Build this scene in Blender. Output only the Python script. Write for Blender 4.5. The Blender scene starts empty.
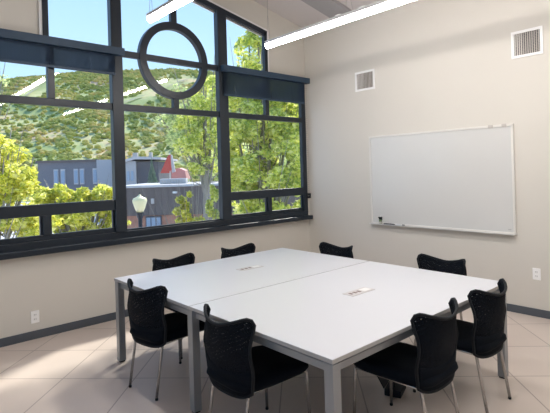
import bpy, bmesh, math, random
from mathutils import Vector, Matrix, noise
R = math.radians
PI = math.pi
sc = bpy.context.scene
C = sc.collection

# ------------------------------------------------------------------ camera
YAW, ROLL, FPX = -0.7323, -0.029, 461.73
CAM = Vector((-5.397, -5.2061, 1.6521))
_r = Vector((math.cos(YAW), math.sin(YAW), 0)); FWD = Vector((-math.sin(YAW), math.cos(YAW), 0)); _u = Vector((0, 0, 1))
RGT = _r * math.cos(ROLL) + _u * math.sin(ROLL)
UPV = _u * math.cos(ROLL) - _r * math.sin(ROLL)
cd = bpy.data.cameras.new('camera'); cam = bpy.data.objects.new('camera', cd); C.objects.link(cam)
m = Matrix.Identity(4)
for i in range(3):
    m[i][0] = RGT[i]; m[i][1] = UPV[i]; m[i][2] = -FWD[i]; m[i][3] = CAM[i]
cam.matrix_world = m
cd.sensor_width = 36; cd.lens = FPX / 550 * 36
cd.shift_y = -(206.5 - 170.9) / 550
cd.clip_end = 3000; cd.clip_start = .05
sc.camera = cam
def at(px, py, d):
    return CAM + (FWD + RGT * ((px - 275) / FPX) - UPV * ((py - 170.9) / FPX)) * d

# ------------------------------------------------------------------ world, sun, exposure
w = bpy.data.worlds.new('sky'); sc.world = w; w.use_nodes = True
nt = w.node_tree; nt.nodes.clear()
tc = nt.nodes.new('ShaderNodeTexCoord'); sx = nt.nodes.new('ShaderNodeSeparateXYZ')
rp = nt.nodes.new('ShaderNodeValToRGB'); bg = nt.nodes.new('ShaderNodeBackground'); wo = nt.nodes.new('ShaderNodeOutputWorld')
nt.links.new(tc.outputs['Generated'], sx.inputs[0]); nt.links.new(sx.outputs['Z'], rp.inputs[0])
nt.links.new(rp.outputs[0], bg.inputs[0]); nt.links.new(bg.outputs[0], wo.inputs[0])
cr = rp.color_ramp
cr.elements[0].position = 0.0; cr.elements[0].color = (.66, .84, 1.0, 1)
cr.elements[1].position = 1.0; cr.elements[1].color = (.16, .33, .78, 1)
e = cr.elements.new(.18); e.color = (.52, .76, 1.0, 1)
e = cr.elements.new(.42); e.color = (.34, .58, .97, 1)
bg.inputs[1].default_value = 1.15
SUN_DIR = Vector((.90, .46, 1.0)).normalized()        # towards the sun
sd = bpy.data.lights.new('sun', 'SUN'); sd.energy = 5.8; sd.angle = R(5); sd.color = (1, .94, .84)
so = bpy.data.objects.new('sun', sd); C.objects.link(so)
so.rotation_euler = SUN_DIR.to_track_quat('Z', 'Y').to_euler(); so.location = (0, 20, 30)
sc.view_settings.view_transform = 'Standard'; sc.view_settings.look = 'None'
sc.view_settings.exposure = 0.3; sc.view_settings.gamma = 1.0
sc.view_settings.use_curve_mapping = False
LED = 41.0

# ------------------------------------------------------------------ materials
def mat(name, col, rough=.6, metal=0, spec=.5, noise_amt=0, noise_scale=8, bump=0, bump_scale=60):
    mt = bpy.data.materials.new(name); mt.use_nodes = True
    n = mt.node_tree; b = n.nodes['Principled BSDF']
    b.inputs['Base Color'].default_value = (*col, 1); b.inputs['Roughness'].default_value = rough
    b.inputs['Metallic'].default_value = metal; b.inputs['Specular IOR Level'].default_value = spec
    t = n.nodes.new('ShaderNodeTexCoord')
    if noise_amt:
        nz = n.nodes.new('ShaderNodeTexNoise'); nz.inputs['Scale'].default_value = noise_scale; nz.inputs['Detail'].default_value = 6
        n.links.new(t.outputs['Object'], nz.inputs['Vector'])
        mx = n.nodes.new('ShaderNodeMix'); mx.data_type = 'RGBA'
        mx.inputs[6].default_value = (*[c * (1 - noise_amt) for c in col], 1); mx.inputs[7].default_value = (*[min(1, c * (1 + noise_amt)) for c in col], 1)
        n.links.new(nz.outputs[0], mx.inputs[0]); n.links.new(mx.outputs[2], b.inputs['Base Color'])
    if bump:
        nz = n.nodes.new('ShaderNodeTexNoise'); nz.inputs['Scale'].default_value = bump_scale
        n.links.new(t.outputs['Object'], nz.inputs['Vector'])
        bp = n.nodes.new('ShaderNodeBump'); bp.inputs['Strength'].default_value = bump; bp.inputs['Distance'].default_value = .01
        n.links.new(nz.outputs[0], bp.inputs['Height']); n.links.new(bp.outputs[0], b.inputs['Normal'])
    return mt

M = {}
M['wall'] = mat('wall_paint', (.625, .588, .525), .75, noise_amt=.015, noise_scale=2, bump=.06, bump_scale=180)
M['ceil'] = mat('ceiling_paint', (.62, .575, .56), .85, noise_amt=.02, noise_scale=1.5)
M['soffit'] = mat('grey_beam_paint', (.36, .345, .345), .8, noise_amt=.04)
M['base'] = mat('rubber_baseboard', (.075, .085, .10), .5, noise_amt=.1)
M['trimw'] = mat('white_casing', (.80, .78, .77), .5)
M['frame'] = mat('dark_window_frame', (.010, .017, .027), .38, noise_amt=.1)
M['shade_box'] = mat('blind_headrail', (.022, .05, .09), .5)  # blue cast of the window glare is put into the colour
M['white'] = mat('white_plastic', (.82, .81, .79), .35)
M['laminate'] = mat('white_laminate', (.64, .645, .67), .28, spec=.45, noise_amt=.006, noise_scale=30)
M['edge'] = mat('shaded_edge_grey', (.42, .41, .40), .5)  # table edge's shading put into the grey; also colours the board badge
M['silver'] = mat('silver_painted_metal', (.32, .335, .35), .35, metal=.45)
M['chrome'] = mat('satin_chrome', (.48, .47, .46), .24, metal=.95)
M['alu'] = mat('aluminium', (.72, .71, .69), .32, metal=.7)
M['black'] = mat('black_plastic', (.006, .008, .011), .6, spec=.25)
M['fabric'] = mat('black_upholstery', (.004, .006, .010), .85, spec=.12, noise_amt=.3, noise_scale=200, bump=.2, bump_scale=400)
M['board'] = mat('whiteboard_enamel', (.62, .61, .585), .16, spec=.55, noise_amt=.01, noise_scale=3)
M['boardframe'] = mat('pale_anodised_frame', (.72, .69, .64), .35, metal=.15)
M['outlet_white'] = mat('bright_white_plastic', (.90, .89, .87), .3)
M['dark_slot'] = mat('dark_slot', (.03, .03, .03), .7)
M['slat'] = mat('vent_slat', (.50, .46, .42), .5)
M['green'] = mat('green_plastic', (.10, .16, .05), .5)
M['cord'] = mat('wire', (.35, .34, .34), .4, metal=.6)
M['grommet'] = mat('silver_grommet', (.60, .57, .56), .4, metal=.2)
M['brown'] = mat('brown_socket', (.16, .09, .08), .5)
M['housing'] = mat('grey_light_housing', (.50, .49, .49), .4, metal=.3)

def emis(name, col, s):
    mt = bpy.data.materials.new(name); mt.use_nodes = True; b = mt.node_tree.nodes['Principled BSDF']
    b.inputs['Base Color'].default_value = (.9, .9, .9, 1); b.inputs['Emission Color'].default_value = (*col, 1); b.inputs['Emission Strength'].default_value = s
    return mt
M['led'] = emis('led_diffuser', (1, .96, .93), LED)

def tile_floor():
    mt = bpy.data.materials.new('floor_tiles'); mt.use_nodes = True; n = mt.node_tree; b = n.nodes['Principled BSDF']
    t = n.nodes.new('ShaderNodeTexCoord'); mp = n.nodes.new('ShaderNodeMapping')
    mp.inputs['Rotation'].default_value = (0, 0, R(-45)); mp.inputs['Location'].default_value = (3.21, -2.12, 0)
    n.links.new(t.outputs['Object'], mp.inputs[0])
    br = n.nodes.new('ShaderNodeTexBrick'); br.offset = 0; br.squash = 1
    br.inputs['Scale'].default_value = 1; br.inputs['Brick Width'].default_value = .6; br.inputs['Row Height'].default_value = .6
    br.inputs['Mortar Size'].default_value = .0055; br.inputs['Mortar Smooth'].default_value = .2
    br.inputs['Color1'].default_value = (.64, .545, .475, 1); br.inputs['Color2'].default_value = (.67, .575, .505, 1); br.inputs['Mortar'].default_value = (.38, .31, .27, 1)
    n.links.new(mp.outputs[0], br.inputs['Vector'])
    nz = n.nodes.new('ShaderNodeTexNoise'); nz.inputs['Scale'].default_value = 2.2; nz.inputs['Detail'].default_value = 5
    n.links.new(t.outputs['Object'], nz.inputs['Vector'])
    mx = n.nodes.new('ShaderNodeMix'); mx.data_type = 'RGBA'; mx.blend_type = 'MULTIPLY'; mx.inputs[0].default_value = .12
    n.links.new(br.outputs[0], mx.inputs[6]); n.links.new(nz.outputs[0], mx.inputs[7]); n.links.new(mx.outputs[2], b.inputs['Base Color'])
    b.inputs['Roughness'].default_value = .33
    bp = n.nodes.new('ShaderNodeBump'); bp.inputs['Strength'].default_value = .25; bp.inputs['Distance'].default_value = .003; bp.invert = True
    n.links.new(br.outputs['Fac'], bp.inputs['Height']); n.links.new(bp.outputs[0], b.inputs['Normal'])
    return mt
M['floor'] = tile_floor()

def glass_mat(tint=(.95, .97, .98)):
    mt = bpy.data.materials.new('window_glass'); mt.use_nodes = True; n = mt.node_tree; n.nodes.clear()
    o = n.nodes.new('ShaderNodeOutputMaterial'); tr = n.nodes.new('ShaderNodeBsdfTransparent'); gl = n.nodes.new('ShaderNodeBsdfGlossy')
    lw = n.nodes.new('ShaderNodeLayerWeight'); lw.inputs[0].default_value = .5; pw = n.nodes.new('ShaderNodeMath'); pw.operation = 'POWER'; pw.inputs[1].default_value = 5; n.links.new(lw.outputs['Facing'], pw.inputs[0]); fr = n.nodes.new('ShaderNodeMapRange'); fr.inputs[3].default_value = .02; fr.inputs[4].default_value = .5; n.links.new(pw.outputs[0], fr.inputs[0]); mx = n.nodes.new('ShaderNodeMixShader')
    tr.inputs[0].default_value = (*tint, 1); gl.inputs['Roughness'].default_value = .02
    n.links.new(fr.outputs[0], mx.inputs[0]); n.links.new(tr.outputs[0], mx.inputs[1]); n.links.new(gl.outputs[0], mx.inputs[2]); n.links.new(mx.outputs[0], o.inputs[0])
    return mt
M['glass'] = glass_mat()

def blind_mat():
    mt = bpy.data.materials.new('screen_blind_fabric'); mt.use_nodes = True; n = mt.node_tree; n.nodes.clear()
    o = n.nodes.new('ShaderNodeOutputMaterial'); tr = n.nodes.new('ShaderNodeBsdfTransparent'); df = n.nodes.new('ShaderNodeBsdfDiffuse'); tl = n.nodes.new('ShaderNodeBsdfTranslucent')
    t = n.nodes.new('ShaderNodeTexCoord'); mp = n.nodes.new('ShaderNodeMapping'); mp.inputs['Scale'].default_value = (110, 1, 1.2)
    nz = n.nodes.new('ShaderNodeTexNoise'); nz.inputs['Scale'].default_value = 1.0; nz.inputs['Detail'].default_value = 3
    n.links.new(t.outputs['Object'], mp.inputs[0]); n.links.new(mp.outputs[0], nz.inputs['Vector'])
    rm = n.nodes.new('ShaderNodeMapRange'); rm.inputs[1].default_value = .3; rm.inputs[2].default_value = .7; rm.inputs[3].default_value = .10; rm.inputs[4].default_value = .21
    n.links.new(nz.outputs[0], rm.inputs[0])
    df.inputs[0].default_value = (.045, .06, .08, 1); tl.inputs[0].default_value = (.07, .10, .16, 1)
    a = n.nodes.new('ShaderNodeMixShader'); a.inputs[0].default_value = .5; b2 = n.nodes.new('ShaderNodeMixShader')
    n.links.new(df.outputs[0], a.inputs[1]); n.links.new(tl.outputs[0], a.inputs[2])
    n.links.new(rm.outputs[0], b2.inputs[0]); n.links.new(a.outputs[0], b2.inputs[1]); n.links.new(tr.outputs[0], b2.inputs[2]); n.links.new(b2.outputs[0], o.inputs[0])
    return mt
M['blind'] = blind_mat()

def mesh_back_mat():
    mt = bpy.data.materials.new('knit_mesh_back'); mt.use_nodes = True; n = mt.node_tree; b = n.nodes['Principled BSDF']; o = n.nodes['Material Output']
    b.inputs['Base Color'].default_value = (.004, .006, .010, 1); b.inputs['Roughness'].default_value = .8; b.inputs['Specular IOR Level'].default_value = .12
    t = n.nodes.new('ShaderNodeTexCoord'); mp = n.nodes.new('ShaderNodeMapping'); mp.inputs['Scale'].default_value = (1, 1, 1)
    mp.inputs['Rotation'].default_value = (0, R(28), 0)
    n.links.new(t.outputs['Object'], mp.inputs[0])
    wv = n.nodes.new('ShaderNodeTexWave'); wv.wave_type = 'BANDS'; wv.bands_direction = 'Z'; wv.inputs['Scale'].default_value = 14; wv.inputs['Distortion'].default_value = 4.5; wv.inputs['Detail'].default_value = 2; wv.inputs['Detail Scale'].default_value = 1.2
    n.links.new(mp.outputs[0], wv.inputs[0])
    vo = n.nodes.new('ShaderNodeTexVoronoi'); vo.inputs['Scale'].default_value = 130
    n.links.new(t.outputs['Object'], vo.inputs['Vector'])
    g = n.nodes.new('ShaderNodeMath'); g.operation = 'LESS_THAN'; g.inputs[1].default_value = .42
    n.links.new(vo.outputs[0], g.inputs[0])
    r2 = n.nodes.new('ShaderNodeMapRange'); r2.inputs[1].default_value = .55; r2.inputs[2].default_value = .95; r2.inputs[3].default_value = .06; r2.inputs[4].default_value = .62
    n.links.new(wv.outputs['Fac'], r2.inputs[0])
    ml = n.nodes.new('ShaderNodeMath'); ml.operation = 'MULTIPLY'; n.links.new(g.outputs[0], ml.inputs[0]); n.links.new(r2.outputs[0], ml.inputs[1])
    tr = n.nodes.new('ShaderNodeBsdfTransparent'); mx = n.nodes.new('ShaderNodeMixShader')
    n.links.new(ml.outputs[0], mx.inputs[0]); n.links.new(b.outputs[0], mx.inputs[1]); n.links.new(tr.outputs[0], mx.inputs[2]); n.links.new(mx.outputs[0], o.inputs[0])
    return mt
M['knit'] = mesh_back_mat()

def leaf_mat(name, c1, c2, c3, scale=6.0, tone=.45):
    mt = bpy.data.materials.new(name); mt.use_nodes = True; n = mt.node_tree; n.nodes.clear()
    o = n.nodes.new('ShaderNodeOutputMaterial'); df = n.nodes.new('ShaderNodeBsdfDiffuse'); tl = n.nodes.new('ShaderNodeBsdfTranslucent')
    t = n.nodes.new('ShaderNodeTexCoord'); nz = n.nodes.new('ShaderNodeTexNoise'); nz.inputs['Scale'].default_value = scale; nz.inputs['Detail'].default_value = 4; nz.inputs['Roughness'].default_value = .85
    rp = n.nodes.new('ShaderNodeValToRGB'); n.links.new(t.outputs['Object'], nz.inputs['Vector']); ab = n.nodes.new('ShaderNodeAttribute'); ab.attribute_name = 'tone'
    m1 = n.nodes.new('ShaderNodeMath'); m1.operation = 'MULTIPLY_ADD'; m1.inputs[1].default_value = tone; m1.inputs[2].default_value = -tone * .5; n.links.new(ab.outputs['Fac'], m1.inputs[0])
    m2 = n.nodes.new('ShaderNodeMath'); m2.operation = 'ADD'; n.links.new(nz.outputs[0], m2.inputs[0]); n.links.new(m1.outputs[0], m2.inputs[1]); n.links.new(m2.outputs[0], rp.inputs[0])
    rp.color_ramp.elements[0].position = .35; rp.color_ramp.elements[0].color = (*c1, 1); rp.color_ramp.elements[1].position = .66; rp.color_ramp.elements[1].color = (*c3, 1)
    e = rp.color_ramp.elements.new(.5); e.color = (*c2, 1)
    a = n.nodes.new('ShaderNodeMixShader'); a.inputs[0].default_value = .58
    for s in (df, tl): n.links.new(rp.outputs[0], s.inputs[0])
    n.links.new(df.outputs[0], a.inputs[1]); n.links.new(tl.outputs[0], a.inputs[2]); n.links.new(a.outputs[0], o.inputs[0])
    return mt
M['leaf_yellow'] = leaf_mat('yellow_green_leaves', (.48, .52, .11), (.96, .93, .15), (1.0, .95, .40))
M['leaf_aspen'] = leaf_mat('aspen_leaves', (.40, .50, .15), (.92, .93, .20), (1.0, .98, .48))
M['leaf_green'] = leaf_mat('mid_green_leaves', (.42, .52, .26), (.74, .80, .36), (.92, .94, .48))
M['conifer'] = leaf_mat('conifer_needles', (.20, .27, .20), (.30, .38, .28), (.40, .48, .36), 6, 0)
M['bark'] = mat('grey_bark', (.30, .27, .23), .9, noise_amt=.3, noise_scale=6)
M['concrete'] = mat('pale_pavement', (.58, .55, .56), .9, noise_amt=.12, noise_scale=.6)
M['siding'] = mat('grey_siding', (.165, .135, .12), .8, noise_amt=.08, noise_scale=1)
M['siding_blue'] = mat('blue_grey_siding', (.20, .195, .205), .8, noise_amt=.08, noise_scale=.6)
M['pale_wall'] = mat('pale_stucco', (.42, .42, .42), .8, noise_amt=.05)
M['roof_white'] = mat('pale_roof_membrane', (.52, .50, .49), .7)
M['brick'] = mat('red_brick', (.50, .24, .16), .85, noise_amt=.35, noise_scale=5)
M['red'] = mat('red_canvas', (.62, .09, .06), .7)
M['pink'] = mat('faded_red_canvas', (.60, .30, .27), .7)
M['far_window'] = mat('far_window_glass', (.30, .38, .47), .15)
M['dark_wall'] = mat('dark_timber', (.10, .10, .11), .8)
M['lamp_glass'] = mat('frosted_lamp_globe', (.95, .84, .50), .35)

# ------------------------------------------------------------------ helpers
def link(name, me, mt, parent=None, loc=None):
    o = bpy.data.objects.new(name, me); C.objects.link(o)
    if mt: me.materials.append(M[mt] if isinstance(mt, str) else mt)
    if parent: o.parent = parent
    if loc is not None: o.location = loc
    return o
def obj(name, bm, mt, parent=None, smooth=False, bevel=0):
    bmesh.ops.recalc_face_normals(bm, faces=bm.faces)
    me = bpy.data.meshes.new(name); bm.to_mesh(me); bm.free()
    if smooth:
        for p in me.polygons: p.use_smooth = True
    o = link(name, me, mt, parent)
    if bevel:
        b = o.modifiers.new('bevel', 'BEVEL'); b.width = bevel; b.segments = 2; b.limit_method = 'ANGLE'
    return o
def tag(o, label=None, cat=None, group=None, kind=None):
    if label: o['label'] = label
    if cat: o['category'] = cat
    if group: o['group'] = group
    if kind: o['kind'] = kind
    return o
def thing(name, label, cat, loc=(0, 0, 0), rotz=0, group=None):
    o = bpy.data.objects.new(name, None); C.objects.link(o); o.empty_display_size = .1
    o.location = loc; o.rotation_euler = (0, 0, rotz)
    return tag(o, label, cat, group)
def box(bm, x0, x1, y0, y1, z0, z1, mtx=None):
    vs = [bm.verts.new((x, y, z)) for x in (x0, x1) for y in (y0, y1) for z in (z0, z1)]
    for f in ((0, 1, 3, 2), (4, 6, 7, 5), (0, 4, 5, 1), (2, 3, 7, 6), (0, 2, 6, 4), (1, 5, 7, 3)): bm.faces.new([vs[i] for i in f])
    if mtx is not None: bmesh.ops.transform(bm, matrix=mtx, verts=vs)
    return bm
def bx(*a): return box(bmesh.new(), *a)
def prism_y(bm, pts, y0, y1):           # polygon in xz, extruded along y
    a = [bm.verts.new((x, y0, z)) for x, z in pts]; b = [bm.verts.new((x, y1, z)) for x, z in pts]
    bm.faces.new(a); bm.faces.new(b[::-1])
    for i in range(len(pts)):
        j = (i + 1) % len(pts); bm.faces.new((a[i], b[i], b[j], a[j]))
    return bm
def tube(bm, pts, rad, seg=10, closed=False, cap=True):
    pts = [Vector(p) for p in pts]; n = len(pts); rings = []; prev = None
    rr = rad if isinstance(rad, (list, tuple)) else [rad] * n
    for i, p in enumerate(pts):
        if closed: d = pts[(i + 1) % n] - pts[i - 1]
        else: d = pts[min(i + 1, n - 1)] - pts[max(i - 1, 0)]
        d.normalize()
        if prev is None:
            a = Vector((0, 0, 1)) if abs(d.z) < .9 else Vector((1, 0, 0)); nrm = d.cross(a).normalized()
        else: nrm = (prev - d * prev.dot(d)).normalized()
        prev = nrm; bn = d.cross(nrm)
        rings.append([bm.verts.new(p + (nrm * math.cos(t) + bn * math.sin(t)) * rr[i]) for t in [2 * PI * k / seg for k in range(seg)]])
    for i in range(n if closed else n - 1):
        a, b = rings[i], rings[(i + 1) % n]
        for k in range(seg):
            l = (k + 1) % seg; bm.faces.new((a[k], a[l], b[l], b[k]))
    if cap and not closed: bm.faces.new(rings[0][::-1]); bm.faces.new(rings[-1])
    return bm
def bend(pts, rad=.04, n=5):             # round the corners of a polyline
    P = [Vector(p) for p in pts]; out = [P[0]]
    for i in range(1, len(P) - 1):
        a = (P[i - 1] - P[i]); b = (P[i + 1] - P[i]); r = min(rad, a.length * .45, b.length * .45)
        s = P[i] + a.normalized() * r; t = P[i] + b.normalized() * r
        for k in range(n + 1):
            q = k / n; out.append(s * (1 - q) ** 2 + P[i] * 2 * q * (1 - q) + t * q * q)
    out.append(P[-1]); return out
def lathe(bm, prof, seg=20, c=(0, 0, 0)):
    rings = []
    for r, z in prof: rings.append([bm.verts.new((c[0] + r * math.cos(2 * PI * k / seg), c[1] + r * math.sin(2 * PI * k / seg), c[2] + z)) for k in range(seg)])
    for a, b in zip(rings, rings[1:]):
        for k in range(seg): bm.faces.new((a[k], a[(k + 1) % seg], b[(k + 1) % seg], b[k]))
    bm.faces.new(rings[0][::-1]); bm.faces.new(rings[-1]); return bm
def copy_tree(o, parent=None):
    c = o.copy(); C.objects.link(c)
    if parent: c.parent = parent
    for ch in [x for x in bpy.data.objects if x.parent == o]: copy_tree(ch, c)
    return c
def struct(name, bm, mt, parent=None, **k):
    o = obj(name, bm, mt, parent, **k)
    if not parent: o['kind'] = 'structure'
    return o

# ------------------------------------------------------------------ room shell
X0, X1, Y0, Y1 = -7.2, 0.0, -9.0, 0.0
XC, ZR, ZE, SL = -2.385, 4.446, 3.93, .2125
def zc(x): return ZR - abs(x - XC) * SL
floor_o = struct('floor', bx(X0 - .2, X1 + .2, Y0 - .2, Y1 + .25, -.15, 0), 'floor')
bm = bmesh.new()
for xa, xb in ((X0 - .2, XC), (XC, X1 + .2)):
    prism_y(bm, [(xa, zc(xa)), (xb, zc(xb)), (xb, zc(xb) + .2), (xa, zc(xa) + .2)], Y0 - .2, Y1 + .09)
struct('ceiling', bm, 'ceil')
# dropped beam that follows the right slope
bm = bmesh.new(); prism_y(bm, [(0, zc(0)), (XC, ZR), (XC, ZR - .05), (0, zc(0) - .05)], -1.02, -.66)
struct('trim_1', bm, 'soffit')
# window wall (y = 0 .. .25) with its opening
GX0, GX1, LX0, LX1 = -3.945, -.82, -4.81, -.05      # gable opening, lower opening
ZS, ZH, TZ = .93, 3.10, 3.745                        # sill, head, outer top of gable at its sides
def zt(x): return TZ + (abs(GX1 - XC) - abs(x - XC)) * SL
bm = bmesh.new()
box(bm, X0, X1 + .2, 0, .09, 0, ZS)
prism_y(bm, [(X0, ZS), (LX0, ZS), (LX0, ZH), (GX0, ZH), (GX0, zc(GX0)), (X0, zc(X0))], 0, .09)
prism_y(bm, [(LX1, ZS), (X1 + .2, ZS), (X1 + .2, zc(X1 + .2)), (GX1, zc(GX1)), (GX1, ZH), (LX1, ZH)], 0, .09)
prism_y(bm, [(GX0, zt(GX0)), (XC, zt(XC)), (XC, ZR), (GX0, zc(GX0))], 0, .09)
prism_y(bm, [(XC, zt(XC)), (GX1, zt(GX1)), (GX1, zc(GX1)), (XC, ZR)], 0, .09)
struct('wall_back', bm, 'wall')
# right wall
bm = bmesh.new(); box(bm, 0, .2, Y0, 0, 0, 3.97); struct('wall_right', bm, 'wall')
# wall behind the camera
bm = bmesh.new(); prism_y(bm, [(X0, 0), (X1, 0), (X1, zc(X1)), (XC, ZR), (X0, zc(X0))], Y0 - .2, Y0); struct('wall_front', bm, 'wall')
# left wall with two big window openings, unseen and added for soft daylight
bm = bmesh.new(); xa, xb = X0 - .2, X0
box(bm, xa, xb, Y0, 0, 0, .8); box(bm, xa, xb, Y0, 0, 2.9, zc(X0) + .04)
for a, b in ((Y0, -8.2), (-5.2, -4.2), (-1.2, 0)): box(bm, xa, xb, a, b, .8, 2.9)
struct('wall_left', bm, 'wall')
for k, (a, b) in enumerate(((-8.2, -5.2), (-4.2, -1.2))):
    added_wdw = tag(thing('window_%d' % (k + 2), None, None), kind='structure')  # out of view, added as a daylight source
    bm = bmesh.new()
    for z in (.8, 2.84): box(bm, X0 - .12, X0 - .04, a, b, z, z + .06)
    for y in (a, (a + b) / 2 - .03, b - .06): box(bm, X0 - .12, X0 - .04, y, y + .06, .86, 2.84)
    obj('frame', bm, 'frame', added_wdw); obj('glass', bx(X0 - .085, X0 - .08, a + .05, b - .05, .85, 2.85), 'glass', added_wdw)
# baseboards
struct('baseboard_back', bx(X0, -.012, -.012, 0, 0, .085), 'base', bevel=.003)
struct('baseboard_right', bx(-.012, 0, Y0, 0, 0, .085), 'base', bevel=.003)
struct('baseboard_left', bx(X0, X0 + .012, Y0, -.012, 0, .085), 'base')
struct('baseboard_front', bx(X0 + .012, -.012, Y0, Y0 + .012, 0, .085), 'base')

# ------------------------------------------------------------------ the big gable window
win = tag(thing('window_1', None, None), kind='structure')
FY0, FY1 = -.03, .035
P1, P2 = (-3.225, -3.095), (-1.735, -1.585)           # main posts
MW = .065
def wbar(name, x0, x1, z0, z1, y0=FY0, y1=FY1, mt='frame'): return obj(name, bx(x0, x1, y0, y1, z0, z1), mt, win, bevel=.004)
# outer frame of the lower band
wbar('frame', LX0, LX1, .90, 1.0); wbar('frame', LX0, LX0 + .09, 1.0, 3.03)
wbar('frame', LX1 - .09, LX1, 1.0, 3.03)
wbar('frame', LX0, P1[0], 3.03, 3.11, -.02); wbar('frame', P2[1], LX1, 3.03, 3.11, -.02)
# posts
wbar('post', P1[0], P1[1], 1.0, zt(P1[0]) - .03, -.05, .04)
wbar('post', P2[0], P2[1], 1.0, zt(P2[1]) - .03, -.05, .04)
# sections left and right: base rail, small panes, rail, large pane, transom, mullion
for xa, xb, mx in ((LX0 + .09, P1[0], -3.91), (P2[1], LX1 - .09, -.855)):
    wbar('sash_rail', xa, xb, 1.0, 1.055, -.01, .03)
    wbar('rail', xa, xb, 1.255, 1.375)
    wbar('transom', xa, xb, 2.41, 2.485)
    ml_ = mx - (.05 if mx < -3 else 0); wbar('mullion', ml_ - .035, ml_ + .035, 1.055, 1.255)
    mu_ = mx + (.035 if mx < -3 else 0); wbar('mullion', mu_ - .035, mu_ + .035, 2.485, 3.03)
    for u, v in ((xa, ml_ - .035), (ml_ + .035, xb)):  # thin sash stiles of the small panes
        for s in (u, v - .022): obj('sash_stile', bx(s, s + .022, 0, .03, 1.055, 1.255), 'frame', win)
# centre section: low rail, transom, circle with its short bars
wbar('sash_rail', P1[1], P2[0], 1.0, 1.02, -.01, .03)
wbar('transom', P1[1], P2[0], 2.41, 2.485)
cx, cz, ro, ri = -2.39, 3.085, .487, .395
bm = bmesh.new(); N = 72
rg = [[bm.verts.new((cx + r * math.cos(2 * PI * k / N), y, cz + r * math.sin(2 * PI * k / N))) for k in range(N)] for r, y in ((ro, -.04), (ri, -.04), (ri, FY1), (ro, FY1))]
for a in range(4):
    A, B = rg[a], rg[(a + 1) % 4]
    for k in range(N): bm.faces.new((A[k], A[(k + 1) % N], B[(k + 1) % N], B[k]))
obj('ring', bm, 'frame', win, bevel=.004)
wbar('centre_bar', P1[1], cx - ri - .01, 3.045, 3.115); wbar('centre_bar', cx - ri - .01, cx + ri + .01, 3.045, 3.115, -.035); wbar('centre_bar', cx + ri + .01, P2[0], 3.045, 3.115)
wbar('ring_strut', cx - .04, cx + .04, 2.485, cz - ro + .02)
wbar('ring_strut', cx - .04, cx + .04, cz + ro - .02, zt(cx) - .08)
# gable frame: jambs and sloping heads
wbar('jamb', GX0, GX0 + .06, 3.11, zt(GX0) - .01); wbar('jamb', GX1 - .06, GX1, 3.11, zt(GX1) - .01)
for s in (-1, 1):
    xa = XC; xb = GX0 if s < 0 else GX1
    bm = bmesh.new(); prism_y(bm, [(xa, zt(xa)), (xb, zt(xb)), (xb, zt(xb) - .075), (xa, zt(xa) - .075)], FY0, FY1); obj('head', bm, 'frame', win, bevel=.003)
    bm = bmesh.new(); prism_y(bm, [(xa, zt(xa) - .075), (xb - s * .06, zt(xb - s * .06) - .075), (xb - s * .06, zt(xb - s * .06) - .10), (xa, zt(xa) - .10)], .015, .03); obj('glazing_bead', bm, 'alu', win)
    # thin pale casing
    bm = bmesh.new(); prism_y(bm, [(xa, zt(xa) + .03), (xb + s * .03, zt(xb) + .025), (xb, zt(xb)), (xa, zt(xa))], -.02, 0); o = obj('casing', bm, 'trimw', win)
    xs = sorted((xb, xb + s * .03)); obj('casing', bx(xs[0], xs[1], -.02, 0, 3.13, zt(xb)), 'trimw', win)
# glass
bm = bmesh.new()
GY = .02
def pane(x0, x1, z0, z1): box(bm, x0, x1, GY, GY + .006, z0, z1)
pane(LX0 + .05, LX1 - .05, .98, 3.06)
a = [bm.verts.new((x, GY, z)) for x, z in ((GX0 + .03, 3.06), (GX1 - .03, 3.06), (GX1 - .03, zt(GX1) - .05), (XC, zt(XC) - .05), (GX0 + .03, zt(GX0) - .05))]
bm.faces.new(a)
obj('glass', bm, 'glass', win)
# sill
struct('trim_2', bx(LX0 - .06, -.015, -.10, 0, .865, .925), 'frame', bevel=.004)

# ------------------------------------------------------------------ roller blinds
def blind(x0, x1, zb, label, chain):
    t = thing('roller_blind', label, 'blind', ((x0 + x1) / 2, -.07, 3.06), 0)
    h = (x1 - x0) / 2
    obj('headrail', bx(-h, h, -.05, .038, -.03, .055), 'shade_box', t, bevel=.004)
    obj('blind_fabric', bx(-h + .03, h - .10, -.003, 0, zb - 3.06 + .02, -.02), 'blind', t)
    obj('hem_bar', bx(-h + .03, h - .10, -.010, .006, zb - 3.06, zb - 3.06 + .028), 'shade_box', t, bevel=.003)
    if chain:
        bm = bmesh.new(); 
        for s in (-.012, .012):
            for k in range(60): bmesh.ops.create_icosphere(bm, subdivisions=1, radius=.006, matrix=Matrix.Translation((h - .07 + s, -.012, -.05 - k * .030)))
        obj('bead_chain', bm, 'cord', t)
        obj('chain_tensioner', bx(h - .045 - .0, h - .01, -.005, .05, -1.86, -1.78), 'black', t, bevel=.004)
    return t
blind(LX0 + .0, P1[1] + .0, 2.80, 'dark blue-grey roller blind over the left window bay, lowered a little', False)
blind(P2[0] + .03, -.015, 2.70, 'dark roller blind over the right window bay, its headrail ending at the wall corner', True)

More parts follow.
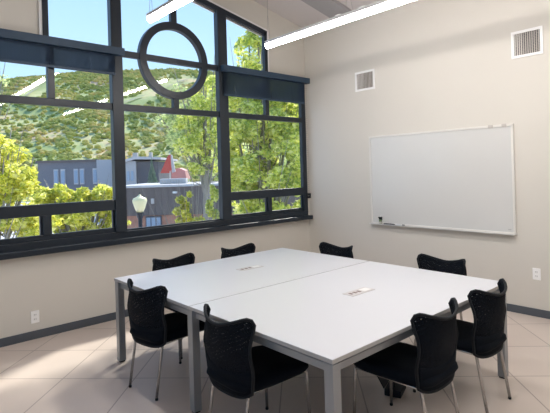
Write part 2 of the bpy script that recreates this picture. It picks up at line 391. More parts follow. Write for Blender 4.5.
# ------------------------------------------------------------------ pendant lights
def pendant(x, y0, length, label, seg=1.22):
    z = 3.12
    t = thing('pendant_light', label, 'ceiling light', (x, y0, z), 0, None)
    W = .034
    bm = bmesh.new(); prism_y(bm, [(-W, .012), (W, .012), (W, .042), (W * .6, .05), (-W * .6, .05), (-W, .042)], -length, 0); obj('housing', bm, 'housing', t)
    bm = bmesh.new(); prof = [(W * .95 * math.cos(PI + PI * k / 10), .012 + .052 * math.sin(PI + PI * k / 10)) for k in range(11)]
    prism_y(bm, prof, -length + .004, -.004); obj('diffuser', bm, 'led', t)
    for k in range(1, int(length / seg + .01)):
        bm = bmesh.new(); prism_y(bm, [(W * 1.0 * math.cos(PI + PI * q / 10), .014 + .0535 * math.sin(PI + PI * q / 10)) for q in range(11)], -k * seg - .004, -k * seg + .004); obj('joint_ring', bm, 'white', t)
        for d in (-.16, .13): obj('clip', bx(-.02, .02, -k * seg + d - .03, -k * seg + d + .03, .05, .062), 'white', t, bevel=.003)
    zt_ = zc(x) - z
    for k in range(int(length / seg + .01) + 1):
        yy = -max(.03, min(length - .03, k * seg))
        zs = .35 if k in (0,) else .30
        bm = bmesh.new(); tube(bm, [(0, yy, zt_), (0, yy, zs)], .0022, 6)
        for s in (-1, 1): tube(bm, [(0, yy, zs), (0, yy + s * .05 * (1 if k else .6), .05)], .0018, 6)
        obj('suspension_cable', bm, 'cord', t)
        bm = bmesh.new(); lathe(bm, [(.05, 0), (.05, .015), (.03, .03)], 16, (0, yy, zt_ - .035)); obj('ceiling_canopy', bm, 'white', t, smooth=False)
    return t
pendant(-1.83, -1.16, 4.88, 'long linear pendant light nearer the whiteboard wall, crossing above the table')
pendant(-3.33, -1.20, 4.88, 'linear pendant light whose end hangs before the round window')

# ------------------------------------------------------------------ conference table
TX0, TX1, TY0, TY1, TYM = -3.735, -1.69, -3.73, -1.175, -2.43
tb = thing('conference_table', 'large white conference table of two joined tops on silver square legs', 'table', ((TX0 + TX1) / 2, TYM, 0))
def L(x, y, z=0): return (x - (TX0 + TX1) / 2, y - TYM, z)
def tbx(name, x0, x1, y0, y1, z0, z1, mt, bev=.002, par=None):
    a = L(x0, y0); b = L(x1, y1); return obj(name, bx(a[0], b[0], a[1], b[1], z0, z1), mt, par or tb, bevel=bev)
for ya, yb in ((TY0, TYM - .0055), (TYM + .0055, TY1)):
    top = tbx('tabletop', TX0 + .001, TX1 - .001, ya + .001, yb - .001, .718, .74, 'laminate', .0015)
    tbx('edge_band', TX0, TX1, ya, yb, .7165, .7375, 'edge', .001, top)  # edge of the white top, greyed to hold its shading
    ym = (ya + yb) / 2 + .02
    pm = tbx('power_module', -2.80, -2.54, ym - .05, ym + .05, .7395, .7435, 'grommet', .0015)
    for k in range(3): tbx('socket', -2.775 + k * .045, -2.75 + k * .045, ym - .018, ym + .018, .7433, .7442, 'brown', 0, pm)
    tbx('flap', -2.64, -2.555, ym - .03, ym + .03, .7433, .7445, 'white', 0, pm)
    # frame rails under each top
    for r, (p, q, s, t_) in enumerate(((TX0 + .03, TX0 + .075, ya + .06, yb - .03), (TX1 - .075, TX1 - .03, ya + .06, yb - .03))):
        tbx('side_rail', p, q, s, t_, .655, .695, 'silver', .004)
for y in (TY0 + .03, TYM - .025, TY1 - .075):
    tbx('cross_rail', TX0 + .05, TX1 - .05, y, y + .045, .655, .695, 'silver', .004)
tbx('cable_tray', TX0 + .5, TX1 - .5, TYM - .16, TYM + .16, .60, .612, 'black', .003)
LW = .06
for x in (TX0 + .004, TX1 - .004 - LW):
    for y in (TY0 + .004, TYM - LW / 2, TY1 - .004 - LW):
        lg = tbx('leg', x, x + LW, y, y + LW, .012, .712, 'silver', .004)
        tbx('foot_pad', x + .008, x + LW - .008, y + .008, y + LW - .008, 0, .012, 'black', .001, lg)

# ------------------------------------------------------------------ chairs
def back_point(u, v):
    au = abs(u)
    zt_ = .778 + .062 * min(1, au / .9) ** 1.7 - (.052 * ((au - .76) / .24) ** 2.2 if au > .76 else 0)
    zb_ = .372 + .035 * au ** 6
    z = zb_ + (zt_ - zb_) * v
    hz = (z - .372) / .46
    hw = .207 + .024 * min(1, hz / .3) + .018 * max(0, (hz - .75) / .25) - .010 * math.exp(-((hz - .66) / .14) ** 2)
    hw -= .016 * max(0, (au - .8) / .2) ** 2 * max(0, (v - .82) / .18)
    y = -.205 - .055 * hz + .012 * math.exp(-((hz - .35) / .2) ** 2) + (.05 + .078 * max(0, min(1, (hz - .5) / .45)) ** 1.3) * au ** 2.4
    return Vector((u * hw, y, z))
def make_chair():
    t = thing('mesh_back_chair', 'x', 'chair')
    nu, nv = 24, 16
    bm = bmesh.new(); g = [[bm.verts.new(back_point(-1 + 2 * i / nu, j / nv)) for i in range(nu + 1)] for j in range(nv + 1)]
    for j in range(nv):
        for i in range(nu): bm.faces.new((g[j][i], g[j][i + 1], g[j + 1][i + 1], g[j + 1][i]))
    b = obj('backrest', bm, 'knit', t, smooth=True); s = b.modifiers.new('thickness', 'SOLIDIFY'); s.thickness = .005
    loop = [back_point(-1 + 2 * i / nu, 0) for i in range(nu)] + [back_point(1, j / nv) for j in range(nv)] + [back_point(1 - 2 * i / nu, 1) for i in range(nu)] + [back_point(-1, 1 - j / nv) for j in range(nv)]
    obj('back_frame', tube(bmesh.new(), loop, .0095, 8, closed=True), 'black', t, smooth=True)
    # solid lower shell of the back joining the seat
    bm = bmesh.new(); g = [[bm.verts.new(back_point(-.97 + 1.94 * i / nu, .02 + .30 * j / 5) + Vector((0, -.004, 0))) for i in range(nu + 1)] for j in range(6)]
    for j in range(5):
        for i in range(nu): bm.faces.new((g[j][i], g[j][i + 1], g[j + 1][i + 1], g[j + 1][i]))
    b = obj('back_shell', bm, 'fabric', t, smooth=True); s = b.modifiers.new('thickness', 'SOLIDIFY'); s.thickness = .009
    # seat cushion
    def ring(sx, sy, z, n=40, dy=0, sag=0):
        out = []
        for k in range(n):
            a = 2 * PI * k / n; ca, sa = math.cos(a), math.sin(a); e_ = .42
            x = math.copysign(abs(ca) ** e_, ca); y = math.copysign(abs(sa) ** e_, sa)
            wx = sx * (1 + .05 * y)
            out.append((x * wx, y * sy + dy, z - sag * max(0, y) ** 3))
        return out
    bm = bmesh.new(); rs = []
    for sx_, sy_, z, sg in ((.195, .24, .402, .0), (.222, .268, .408, .004), (.234, .282, .430, .010), (.230, .277, .452, .014), (.208, .255, .466, .013), (.13, .15, .470, .008), (.05, .06, .468, .0)):
        rs.append([bm.verts.new(p) for p in ring(sx_, sy_, z, sag=sg, dy=.056)])
    for a, b2 in zip(rs, rs[1:]):
        for k in range(40): bm.faces.new((a[k], a[(k + 1) % 40], b2[(k + 1) % 40], b2[k]))
    bm.faces.new(rs[0][::-1]); bm.faces.new(rs[-1]); obj('seat', bm, 'fabric', t, smooth=True)
    # chrome frame
    bm = bmesh.new()
    for s in (-1, 1): tube(bm, [(s * .196, .255, .400), (s * .19, .05, .399), (s * .178, -.17, .393)], .0105)
    tube(bm, [(-.19, .10, .398), (.19, .10, .398)], .009); tube(bm, [(-.178, -.15, .394), (.178, -.15, .394)], .009)
    obj('seat_frame', bm, 'chrome', t, smooth=True)
    for s in (-1, 1):
        for pts in (bend([(s * .197, .22, .4005), (s * .199, .288, .4005), (s * .210, .303, .018)], .03), bend([(s * .172, -.10, .394), (s * .172, -.150, .392), (s * .172, -.215, .018)], .03)):
            lg = obj('leg', tube(bmesh.new(), pts, .0105), 'chrome', t, smooth=True)
            f = pts[-1]; bm = bmesh.new(); lathe(bm, [(.010, 0), (.0118, .003), (.0112, .014)], 12, (f[0], f[1], 0)); obj('foot_cap', bm, 'black', lg)
    return t
proto = make_chair()
CH = [
    (-3.63, -1.885, -90 + 8, 'black mesh-back chair on the left side of the table, nearest the wall outlet', 'L'),
    (-3.635, -2.965, -90, 'black mesh-back foreground chair at the left side of the table, right of the middle leg', 'L'),
    (-2.89, -3.635, 1, 'black mesh-back chair on the front side of the table, its whole seat in view', 'F'),
    (-2.20, -3.645, -1, 'black mesh-back chair at the right front corner of the table, beside the silver leg', 'F'),
    (-3.09, -1.25, 180, 'black mesh-back chair behind the table, leftmost of those showing only their tops', 'W'),
    (-2.285, -1.25, 180, 'black mesh-back chair behind the table, between two others, just left of room corner', 'W'),
    (-1.705, -1.885, 90, 'black mesh-back chair top just right of the room corner, left of the whiteboard', 'R'),
    (-1.665, -3.09, 90, 'black mesh-back chair top below the right half of the whiteboard', 'R'),
]
for i, (x, y, a, lab, _s) in enumerate(CH):
    o = proto if i == 0 else copy_tree(proto)
    o.location = (x, y, 0); o.rotation_euler.z = R(a); o['label'] = lab; o['group'] = 'mesh-back chairs around the conference table'

# ------------------------------------------------------------------ whiteboard and what is on it
BY0, BY1, BZ0, BZ1 = -3.18, -1.235, .865, 2.10
wb = thing('whiteboard', 'large blank whiteboard in a thin aluminium frame on the right wall', 'whiteboard', (0, (BY0 + BY1) / 2, BZ0))
hy = (BY1 - BY0) / 2; hz = BZ1 - BZ0
obj('writing_surface', bx(-.016, -.002, -hy + .01, hy - .01, .01, hz - .01), 'board', wb)
for args in ((-hy, hy, 0, .026), (-hy, hy, hz - .026, hz), (-hy, -hy + .026, .026, hz - .026), (hy - .026, hy, .026, hz - .026)):
    obj('frame_rail', bx(-.024, 0, *args), 'boardframe', wb, bevel=.003)
bm = bmesh.new(); box(bm, -.075, -.024, -hy + .01, hy - .01, 0, .008); box(bm, -.078, -.072, -hy + .01, hy - .01, 0, .016); obj('marker_tray', bm, 'alu', wb, bevel=.002)
for y in (-hy + .07, -hy + .22): obj('map_clip', bx(-.034, -.022, y, y + .05, hz - .03, hz + .006), 'slat', wb, bevel=.003)
obj('maker_badge', bx(-.0175, -.0158, -hy + .05, -hy + .085, .05, .062), 'edge', wb)
ZT = BZ0 + .008
sp = thing('spray_bottle', 'small whiteboard cleaner bottle with dark top standing on the marker tray', 'bottle', (-.048, -1.41, ZT))
obj('bottle_body', lathe(bmesh.new(), [(.018, 0), (.021, .004), (.021, .04), (.017, .055), (.010, .064)], 18), 'green', sp, smooth=True)
obj('label_band', lathe(bmesh.new(), [(.0214, .012), (.0214, .036)], 18), 'slat', sp)
bm = bmesh.new(); box(bm, -.013, .013, -.026, .018, .064, .10); box(bm, -.008, .008, .018, .034, .086, .098); box(bm, -.005, .005, -.03, -.02, .055, .09); obj('trigger_head', bm, 'black', sp, bevel=.004)
obj('nozzle_cap', lathe(bmesh.new(), [(.007, .10), (.007, .112), (.004, .116)], 12), 'white', sp)
mk = thing('marker_pen', 'black marker pen lying on the whiteboard tray beside the spray bottle', 'marker', (-.048, -1.47, ZT))
bm = bmesh.new(); tube(bm, [(0, 0, .010), (0, -.12, .010)], .0095, 12); obj('barrel', bm, 'black', mk, smooth=True)
bm = bmesh.new(); tube(bm, [(0, -.12, .010), (0, -.165, .010)], [.0105, .008], 12); obj('cap', bm, 'black', mk, smooth=True)
mk = thing('marker_pen', 'white marker pen with dark cap lying right of the black marker', 'marker', (-.048, -1.66, ZT))
bm = bmesh.new(); tube(bm, [(0, 0, .009), (0, -.10, .009)], .0085, 12); obj('barrel', bm, 'white', mk, smooth=True)
bm = bmesh.new(); tube(bm, [(0, -.10, .009), (0, -.13, .009)], .009, 12); obj('cap', bm, 'black', mk, smooth=True)

# ------------------------------------------------------------------ vents, outlets
def vent(y0, y1, z0, z1, label, half):
    t = thing('air_vent', label, 'vent', (0, (y0 + y1) / 2, z0), 0, 'wall vents')
    a, b, h = -(y1 - y0) / 2, (y1 - y0) / 2, z1 - z0
    fw = .03
    bm = bmesh.new(); box(bm, -.012, 0, a, b, 0, fw); box(bm, -.012, 0, a, b, h - fw, h); box(bm, -.012, 0, a, a + fw, fw, h - fw); box(bm, -.012, 0, b - fw, b, fw, h - fw)
    obj('frame', bm, 'white', t, bevel=.003)
    obj('backing', bx(-.003, -.001, a + fw, b - fw, fw, h - fw), 'dark_slot', t)
    n = 12; wd = (b - a - 2 * fw) / n
    for k in range(n):
        y = a + fw + (k + .5) * wd; far = k / n > (1 - half)
        mt = Matrix.Translation((-.006, y, 0)) @ Matrix.Rotation(R(12 if far else 74), 4, 'Z')
        obj('slat', box(bmesh.new(), -.0035, .0035, -wd * .28, wd * .28, fw, h - fw, mt), 'slat', t)
    bm = bmesh.new()
    for k in range(1, 14): box(bm, -.009, -.008, a + fw, b - fw, fw + k * (h - 2 * fw) / 14 - .001, fw + k * (h - 2 * fw) / 14 + .001)
    obj('cross_wires', bm, 'slat', t)
vent(-3.50, -3.18, 2.81, 3.105, 'white wall vent at the upper right, near the right edge of the view', .35)
vent(-1.355, -1.012, 2.765, 3.045, 'white wall vent above the left end of the whiteboard', .5)
def outlet(loc, rz, label):
    t = thing('wall_outlet', label, 'outlet', loc, rz, 'wall outlets')
    obj('cover_plate', bx(-.040, .040, -.007, 0, -.063, .063), 'outlet_white', t, bevel=.003)
    for z in (-.022, .022):
        rc = obj('receptacle', bx(-.016, .016, -.0095, -.007, z - .014, z + .014), 'white', t, bevel=.002)
        for x in (-.007, .007): obj('slot', bx(x - .0015, x + .0015, -.0103, -.0095, z - .004, z + .006), 'dark_slot', rc)
outlet((-4.09, 0, .225), 0, 'white electrical outlet low on the window wall at the left')
outlet((0, -3.37, .46), R(-90), 'white electrical outlet on the right wall beside the table')
# right outlet faces -x : local -y must point to -x

# power box on the floor under the table
pb = thing('floor_power_box', 'black power box with raised lid on the floor under the front chairs', 'power box', (-2.50, -3.24, 0), R(20))
obj('box_body', bx(-.09, .09, -.06, .06, 0, .05), 'black', pb, bevel=.006)
obj('lid', box(bmesh.new(), -.09, .09, 0, .10, -.004, .004, Matrix.Translation((0, .06, .05)) @ Matrix.Rotation(R(60), 4, 'X')), 'black', pb, bevel=.003)
bm = bmesh.new(); tube(bm, bend([(-.03, 0, .05), (-.03, 0, .09), (-.08, .2, .55), (-.08, .55, .598)], .1), .006, 8); obj('power_cord', bm, 'black', pb, smooth=True)

# ------------------------------------------------------------------ outside
random.seed(11)
GZ = -3.4
def gxy(px, d): p = at(px, 175, d); return p.x, p.y
struct('ground', bx(-60, 140, .95, 180, GZ - .3, GZ), 'concrete')
# hillside terrain, in metres along the view's horizontal depth a and width b
def hill_h(a, b):
    kn = [(-420, 78), (-253, 85), (-200, 90), (-152, 97), (-92, 93.5), (-20, 88), (80, 70), (420, 50)]; crest = 50
    for (b0, c0), (b1, c1) in zip(kn, kn[1:]):
        if b0 <= b <= b1: crest = c0 + (c1 - c0) * (b - b0) / (b1 - b0)
    crest += 1.5 * math.sin(b / 17.)
    t = max(0, min(1, (a - 95) / 330)); s = t * t * (3 - 2 * t) * .55 + t * .45
    h = GZ + (crest - GZ) * s
    if a > 425: h -= (a - 425) * .15
    h += (noise.noise(Vector((a / 45, b / 45, 0))) * 9 + noise.noise(Vector((a / 14, b / 14, 3))) * 2.2) * min(1, t * 4) * (1 - .85 * t)
    return h
def hill_pt(a, b, dz=0):
    p = CAM + FWD * a + _r * b; return Vector((p.x, p.y, hill_h(a, b) + dz))
bm = bmesh.new(); NA, NB = 70, 120
g = [[bm.verts.new(hill_pt(90 + 420 * i / NA, -420 + 840 * j / NB, -.4)) for j in range(NB + 1)] for i in range(NA + 1)]
for i in range(NA):
    for j in range(NB): bm.faces.new((g[i][j], g[i][j + 1], g[i + 1][j + 1], g[i + 1][j]))
def hill_mat():
    mt = bpy.data.materials.new('hillside_scrub'); mt.use_nodes = True; n = mt.node_tree; b = n.nodes['Principled BSDF']; b.inputs['Roughness'].default_value = 1; b.inputs['Specular IOR Level'].default_value = .05
    t = n.nodes.new('ShaderNodeTexCoord'); nz = n.nodes.new('ShaderNodeTexNoise'); nz.inputs['Scale'].default_value = .035; nz.inputs['Detail'].default_value = 9; nz.inputs['Roughness'].default_value = .72
    rp = n.nodes.new('ShaderNodeValToRGB'); n.links.new(t.outputs['Object'], nz.inputs['Vector']); n.links.new(nz.outputs[0], rp.inputs[0])
    el = rp.color_ramp.elements; el[0].position = .33; el[0].color = (.30, .36, .15, 1); el[1].position = .68; el[1].color = (.68, .48, .32, 1)
    for p, c in ((.45, (.38, .43, .19, 1)), (.54, (.52, .50, .26, 1)), (.60, (.62, .48, .28, 1))):
        e = el.new(p); e.color = c
    n.links.new(rp.outputs[0], b.inputs['Base Color']); return mt
M['hill'] = hill_mat()
struct('hill', bm, 'hill', smooth=True)
def unit_blob(sub):
    b_ = bmesh.new(); bmesh.ops.create_icosphere(b_, subdivisions=sub, radius=1); b_.verts.index_update()
    r = ([v.co.copy() for v in b_.verts], [tuple(v.index for v in f.verts) for f in b_.faces]); b_.free(); return r
def on_hill(px, py):                      # first point of the hillside along that direction
    d = (at(px, py, 1) - CAM); k = 100
    while k < 480:
        p = CAM + d * k; q = p - CAM; a = q.dot(FWD); b = q.dot(_r)
        if p.z < hill_h(a, b): return a, b
        k += 1.5
    return None
roads = [[on_hill(26 + 3 * k, 97 - 2.2 * k) for k in range(9)], [on_hill(124 + 5 * k, 104 - 1.9 * k) for k in range(14)]]
roads = [[p for p in r if p] for r in roads]
UV_, UF_ = unit_blob(1); vs, fs = [], []
for k in range(15000):
    a = 105 + 340 * random.random() ** .85; b = random.uniform(-.68, .35) * a
    if noise.noise(Vector((a / 26, b / 26, 7))) + .9 * random.random() < -.05: continue
    if any(abs(a - p[0]) < 10 and abs(b - p[1]) < 7 for r in roads for p in r): continue
    r = random.uniform(.6, 1.5) * (1.4 if a > 385 else 1) * (.5 + a / 450); zs = random.uniform(.5, .9) * (1.6 if a > 390 and random.random() < .3 else 1)
    c = hill_pt(a, b, r * .15); i0 = len(vs); sd_ = c * .37
    for v in UV_:
        q = r * (1 + .45 * noise.noise(v * 1.7 + sd_)); vs.append((c.x + v.x * q, c.y + v.y * q, c.z + v.z * q * zs))
    fs += [(i0 + f[0], i0 + f[1], i0 + f[2]) for f in UF_]
me = bpy.data.meshes.new('hillside_shrubs'); me.from_pydata(vs, [], fs)
M['scrub'] = leaf_mat('scrub_foliage', (.32, .40, .16), (.56, .57, .22), (.82, .66, .34), .07, 0)
o = link('hillside_shrubs', me, 'scrub'); tag(o, 'low green and tan scrub covering the sunlit hillside beyond the windows', 'shrubs', kind='stuff')
# pale dirt tracks up the hill
M['dirt'] = mat('pale_dirt', (.34, .33, .23), .95, noise_amt=.1)
bm = bmesh.new()
for r in roads:
    prev = None
    for a, b in r:
        cur = (bm.verts.new(hill_pt(a - 1.8, b, .7)), bm.verts.new(hill_pt(a + 1.8, b, .7)))
        if prev: bm.faces.new((prev[0], prev[1], cur[1], cur[0]))
        prev = cur
struct('dirt_track', bm, 'dirt')

def leaves(name, blobs, n, size, mt, parent, flat=.5, shell=.35):
    vs, fs = [], []
    tot = sum(b[1][0] * b[1][1] * b[1][2] for b in blobs)
    for c, rad in blobs:
        k = int(n * rad[0] * rad[1] * rad[2] / tot)
        for _ in range(k):
            d = Vector((random.gauss(0, 1), random.gauss(0, 1), random.gauss(0, 1))).normalized(); q = random.random() ** shell
            p = Vector(c) + Vector((d.x * rad[0], d.y * rad[1], d.z * rad[2])) * q
            if noise.noise(p * 2.4) < .02: continue
            s = size * random.uniform(.6, 1.3)
            a = Vector((random.gauss(0, 1), random.gauss(0, 1), random.gauss(0, flat))).normalized() * s
            b = a.orthogonal(); b.rotate(Matrix.Rotation(random.uniform(0, 2 * PI), 3, a)); b = b.normalized() * s * .6
            i = len(vs); vs += [p - a, p + b * .9 - a * .1, p + a, p - b * .9 - a * .1]; fs.append((i, i + 1, i + 2, i + 3))
    me = bpy.data.meshes.new(name); me.from_pydata([tuple(v) for v in vs], [], fs)
    at_ = me.attributes.new('tone', 'FLOAT', 'FACE'); at_.data.foreach_set('value', [random.random() for _ in fs]); return link(name, me, mt, parent)
def tree(name, px, d, blobs_px, n, size, mt, label, cat='tree', trunk=.12, group=None):
    """blobs_px: (px, py, radius in pixels x, radius in pixels y, depth offset) give the crown's clusters as real-size ellipsoids"""
    x, y = gxy(px, d); t = thing(name, label, cat, (x, y, GZ), 0, group); base = Vector((x, y, GZ)); bl = []
    for a, b, ra, rb, dd in blobs_px:
        D = d + dd; c = at(a, b, D) - base; bl.append((c, (ra * D / FPX, ra * D / FPX, rb * D / FPX)))
    leaves('foliage', bl, n, size, mt, t)
    bm = bmesh.new(); low = min(b[0].z for b in bl); top = max(b[0].z for b in bl)
    tips = [b[0] for b in bl]; mid = sum(tips, Vector()) / len(tips); ht = max(1.2, low * .8)
    tube(bm, [(0, 0, 0), (mid.x * .15, mid.y * .15, ht * .5), (mid.x * .35, mid.y * .35, ht), (mid.x, mid.y, max(top, ht + .4))], [trunk, trunk * .85, trunk * .7, trunk * .2], 8)
    s = Vector((mid.x * .35, mid.y * .35, ht))
    for c in tips:
        k = (c + s) / 2 + Vector((0, 0, -.15)); tube(bm, [s, k, c, c + (c - k) * .5], [trunk * .5, trunk * .35, trunk * .2, trunk * .06], 6)
        for _ in range(4):
            dd = Vector((random.uniform(-1, 1), random.uniform(-1, 1), random.uniform(-.2, 1))) * .7
            tube(bm, [k, k + dd * .6, c + dd], [trunk * .2, trunk * .12, trunk * .03], 5)
    obj('trunk', bm, 'bark', t, smooth=True); return t
# left: yellow-green trees below and beside the window
tree('yellow_green_tree', -14, 9.5, [(-24, 150, 34, 26, 0), (8, 158, 22, 20, .4), (2, 182, 34, 22, 0), (-34, 195, 34, 26, 0), (26, 182, 16, 16, .2), (14, 212, 26, 20, 0), (-20, 225, 30, 18, 0), (34, 228, 20, 14, 0)], 22000, .066, 'leaf_yellow', 'yellow-green leafy tree at the far left, highest beside the window edge')
tree('yellow_green_tree', 84, 13.5, [(52, 196, 20, 12, 0), (72, 202, 22, 12, .4), (96, 196, 22, 11, .4), (112, 202, 12, 9, 0), (64, 216, 30, 13, -.2), (98, 214, 20, 13, 0), (60, 232, 22, 12, 0), (100, 232, 16, 10, 0)], 20000, .085, 'leaf_yellow', 'low spreading yellow-green tree in front of the long grey building')
tree('thin_branched_tree', -14, 17, [(2, 80, 7, 6, 0), (-16, 70, 14, 12, 0), (-6, 95, 8, 10, 0), (-25, 110, 18, 26, 0)], 2200, .08, 'leaf_green', 'thin tree branch tip against the sky at the left edge')
# right: aspens
tree('aspen_tree', 262, 11, [(250, 58, 18, 24, 0), (243, 92, 22, 22, .3), (272, 96, 28, 24, 0), (262, 122, 34, 24, 0), (240, 145, 24, 26, .2), (285, 145, 28, 30, 0), (262, 172, 36, 26, 0), (292, 188, 26, 24, 0), (300, 115, 22, 30, 0), (258, 34, 12, 14, 0), (240, 196, 18, 20, 0), (268, 208, 30, 16, 0)], 46000, .066, 'leaf_aspen', 'tall bright aspen filling the right window bay, reaching up into the gable pane')
tree('aspen_tree', 204, 15.5, [(213, 84, 10, 12, 0), (206, 104, 16, 16, 0), (194, 124, 20, 14, .3), (212, 130, 18, 18, 0), (196, 146, 22, 14, 0), (214, 158, 16, 16, 0), (200, 166, 14, 10, 0)], 17000, .066, 'leaf_aspen', 'looser aspen seen through the right half of the centre bay')
tree('leafy_tree', 214, 22, [(176, 122, 14, 12, 0), (188, 104, 14, 14, .5), (164, 122, 10, 8, 0), (184, 140, 18, 12, 0), (200, 124, 16, 20, 0), (214, 104, 12, 20, 0), (210, 150, 20, 16, 0), (180, 90, 8, 8, 0)], 11000, .10, 'leaf_green', 'darker green tree behind the aspens, above the flat roofs')
tree('green_thicket', 262, 45, [(250, 168, 26, 26, 0), (285, 170, 28, 26, 0), (318, 160, 24, 34, 0), (224, 165, 20, 16, 0), (262, 190, 34, 22, 0), (300, 190, 26, 22, 0)], 15000, .26, 'leaf_green', 'mid green tree mass standing behind the tall aspen')
tree('sapling', 190, 8.5, [(x_, y_, 4.5, 3.2, dd_) for x_, y_, dd_ in ((181, 200, 0), (186, 206, .1), (192, 194, 0), (198, 202, .1), (178, 211, 0), (186, 214, -.1), (196, 211, 0), (202, 207, .1), (190, 220, 0), (181, 221, 0), (199, 219, -.1), (193, 205, 0))], 3600, .05, 'leaf_yellow', 'small yellow-green sapling in front of the grey flat-roofed building', trunk=.03)
tree('sapling', 216, 9.6, [(213, 190, 2.2, 11, 0), (218, 200, 3, 13, .1), (210, 208, 3.5, 9, 0), (216, 215, 4, 7, 0)], 2600, .045, 'leaf_aspen', 'slender upright sapling beside the centre bay right post', trunk=.02)
tree('flowering_bush', 124, 9, [(124, 223, 6, 4, 0), (118, 226, 6, 4, 0)], 600, .04, 'leaf_yellow', 'small yellow bush at the lower left of the centre bay', 'bush', trunk=.03)

# evergreen
x, y = gxy(152, 48); cf = thing('evergreen_tree', 'dark conical evergreen standing between the pale building and the red canopy', 'tree', (x, y, GZ))
bm = bmesh.new()
for k in range(13):
    z = 1.0 + k * .42; r = 1.35 * (1 - k / 13.5)
    ring = []
    for q in range(22):
        a = 2 * PI * q / 22; rr = r * (1.15 if q % 2 else .72) * random.uniform(.85, 1.1); ring.append(bm.verts.new((rr * math.cos(a), rr * math.sin(a), z - .18 * (q % 2))))
    tp = bm.verts.new((0, 0, z + .95)); bt = bm.verts.new((0, 0, z + .1))
    for q in range(22): bm.faces.new((ring[q], ring[(q + 1) % 22], tp)); bm.faces.new((ring[(q + 1) % 22], ring[q], bt))
obj('foliage', bm, 'conifer', cf); obj('trunk', tube(bmesh.new(), [(0, 0, 0), (0, 0, 4)], [.16, .06], 8), 'bark', cf)
for ch in bpy.data.objects:
    if ch.parent == cf: pass

# buildings: local x runs along the view's right, local y away from the camera
BR = YAW
def building(name, px0, px1, d, ztop, depth, label):
    a = at(px0, 175, d); b = at(px1, 175, d); wd = (b - a).length
    t = thing(name, label, 'building', ((a.x + b.x) / 2, (a.y + b.y) / 2, GZ), BR); return t, wd / 2, ztop - GZ
def zpx(py, d, px=275): return at(px, py, d).z
def lx(px, px0, px1, d): return (px - (px0 + px1) / 2) * d / FPX
# near flat roofed grey building
d = 30; t, hw, h = building('flat_roofed_building', 112, 300, d, zpx(186, 30, 200), 8, 'long flat-roofed building with dark grey siding above red brick, behind the street lamp')
hb = zpx(214, d, 200) - GZ
obj('upper_wall', bx(-hw, hw, 0, 8, hb, h), 'siding', t)
bm = bmesh.new()
for k in range(int(2 * hw / .45)): box(bm, -hw + k * .45, -hw + k * .45 + .04, -.03, 0, hb, h)
obj('siding_battens', bm, 'siding', t)
obj('brick_base', bx(-hw, hw, .15, 7.8, 0, hb), 'brick', t)
obj('parapet', bx(-hw - .1, hw + .1, -.12, 8.1, h, h + .14), 'roof_white', t)
X = lambda p: lx(p, 112, 300, d)
df = obj('storefront', bx(X(144), X(160), .05, .2, 0, hb - .05), 'dark_wall', t)
for k in range(3): obj('window_pane', bx(X(145 + 5 * k), X(149 + 5 * k), .03, .05, hb - .85, hb - .15), 'far_window', df)
obj('wall_light', bx(X(173), X(177), -.25, 0, h - .42, h - .30), 'white', t)
obj('utility_box', bx(X(151), X(154), -.2, 0, h - 1.05, h - .72), 'slat', t)
# white rooftop unit
x, y = gxy(174, 33); rt = thing('rooftop_unit', 'long white equipment box on the flat roof under the red canopy', 'rooftop unit', (x, y, h + GZ + .145), BR)
zz = zpx(178.5, 33, 174) - (h + GZ + .145)
obj('casing', bx(-.92, .92, -.4, .4, 0, zz), 'roof_white', rt, bevel=.03)
bm = bmesh.new()
for k in range(8): box(bm, -.8 + k * .2, -.7 + k * .2, -.42, -.4, .08, zz - .08)
obj('louvres', bm, 'slat', rt)
# red folded canopy with a pinkish lower tent
x, y = gxy(168.5, 40); cn = thing('red_canopy', 'tall pointed bright red canopy rising above the flat roof', 'canopy', (x, y, GZ), BR)
z0 = zpx(173, 40, 168) - GZ; z1 = zpx(154.5, 40, 170) - GZ
bm = bmesh.new()
A = [bm.verts.new(v) for v in ((-.58, -.5, z0), (-.05, -.5, z0), (.45, .0, z0 + .35), (.1, .6, z0), (-.58, .6, z0))]
B = [bm.verts.new(v) for v in ((.0, -.06, z1 - .1), (.18, -.06, z1), (.32, 0, z1 - .1), (.2, .1, z1), (0, .1, z1 - .1))]
bm.faces.new(A); bm.faces.new(B[::-1])
for k in range(5): bm.faces.new((A[k], A[(k + 1) % 5], B[(k + 1) % 5], B[k]))
obj('canvas', bm, 'red', cn); bm = bmesh.new(); prism_y(bm, [(.30, z0), (.62, z0 + .1), (.36, z1 - .05), (.26, z1 - .05)], -.12, .12); obj('side_flap', bm, 'roof_white', cn); obj('pole', tube(bmesh.new(), [(0.1, 0, 0), (.15, 0, z1 + .1)], .05, 8), 'alu', cn)
x, y = gxy(181, 42); cn = thing('faded_tent', 'low faded red gabled tent beside the tall red canopy', 'tent', (x, y, GZ), BR)
z0 = zpx(179, 42, 181) - GZ; z1 = zpx(168, 42, 181) - GZ
bm = bmesh.new(); prism_y(bm, [(-.7, z0), (.7, z0), (.55, z1 - .25), (0, z1), (-.6, z1 - .2)], -1, 1); obj('canvas', bm, 'pink', cn)
bm = bmesh.new()
for sx_ in (-.6, .6):
    for sy_ in (-.9, .9): tube(bm, [(sx_, sy_, 0), (sx_, sy_, z0)], .04, 6)
obj('poles', bm, 'alu', cn)
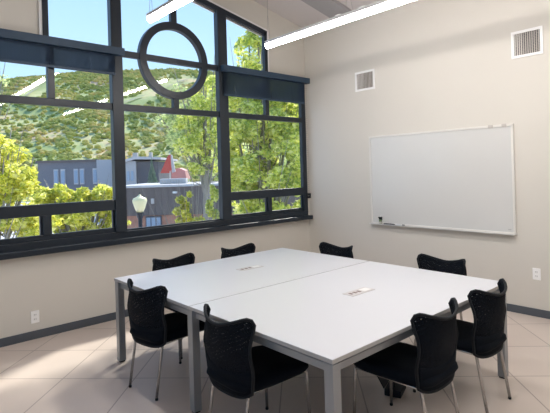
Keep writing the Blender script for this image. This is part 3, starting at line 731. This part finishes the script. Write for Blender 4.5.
# pale gabled building
d = 56; t, hw, h = building('pale_gabled_building', 118, 158, d, zpx(161, 56, 135), 10, 'pale blue-grey building with white roof edge and dark timber side, left of the evergreen')
X = lambda p: lx(p, 118, 158, d)
obj('wall', bx(-hw, X(136), 0, 9, 0, h), 'pale_wall', t); obj('timber_wall', bx(X(136), hw, .3, 9, 0, h - .1), 'dark_wall', t)
bm = bmesh.new(); prism_y(bm, [(-hw - .4, h - .2), (X(136), h + .55), (hw + .5, h + .35), (hw + .5, h + .1), (X(136), h + .2), (-hw - .4, h - .5)], -.4, 9.2); obj('roof', bm, 'roof_white', t)
for p in (127, 131): obj('window_pane', bx(X(p), X(p + 2.6), -.04, .0, h - 2.4, h - 1.2), 'far_window', t)
for p in (128, 130, 145): obj('roof_vent', bx(X(p), X(p) + .35, 2, 2.5, h + .1, h + 1.1), 'slat', t)
# long blue-grey building
d = 62; t, hw, h = building('long_grey_building', 38, 122, d, zpx(162, 62, 80), 12, 'long blue-grey building with paired windows behind the yellow-green trees')
X = lambda p: lx(p, 38, 122, d)
obj('wall', bx(-hw, X(98), 0, 11, 0, h), 'siding_blue', t); obj('end_wall', bx(X(98), hw, -.4, 11, 0, h + .2), 'pale_wall', t)
obj('parapet', bx(-hw - .2, X(98), -.2, 11.2, h, h + .3), 'siding', t)
for p in (54, 61, 74, 80, 93, 101):
    wf = obj('window_frame', bx(X(p), X(p + 4.6), -.10, 0, h - 3.0, h - .9), 'roof_white', t)
    obj('window_pane', bx(X(p + .6), X(p + 4.0), -.14, -.10, h - 2.8, h - 1.1), 'far_window', wf)
# street lamp
x, y = gxy(139, 17); s = 17 / FPX
sl = thing('street_lamp', 'old-style street lamp with a pale urn-shaped globe on a dark post', 'street lamp', (x, y, GZ))
zb_ = zpx(212.5, 17, 139) - GZ; z = lambda p: zpx(p, 17, 139) - GZ
obj('post', lathe(bmesh.new(), [(.16, 0), (.16, .3), (.10, .5), (.075, .7), (.075, zb_ - .25), (.14, zb_ - .1), (.16, zb_)], 16), 'frame', sl, smooth=False)
obj('globe', lathe(bmesh.new(), [(3.2 * s, zb_), (5.2 * s, z(208)), (7 * s, z(202)), (7.2 * s, z(200)), (6.2 * s, z(198.2)), (3.2 * s, z(197)), (1.2 * s, z(195.4)), (.5 * s, z(193.8))], 20), 'lamp_glass', sl, smooth=True)
obj('finial', lathe(bmesh.new(), [(.6 * s, z(194.2)), (.9 * s, z(193.6)), (.3 * s, z(192.4))], 12), 'frame', sl)
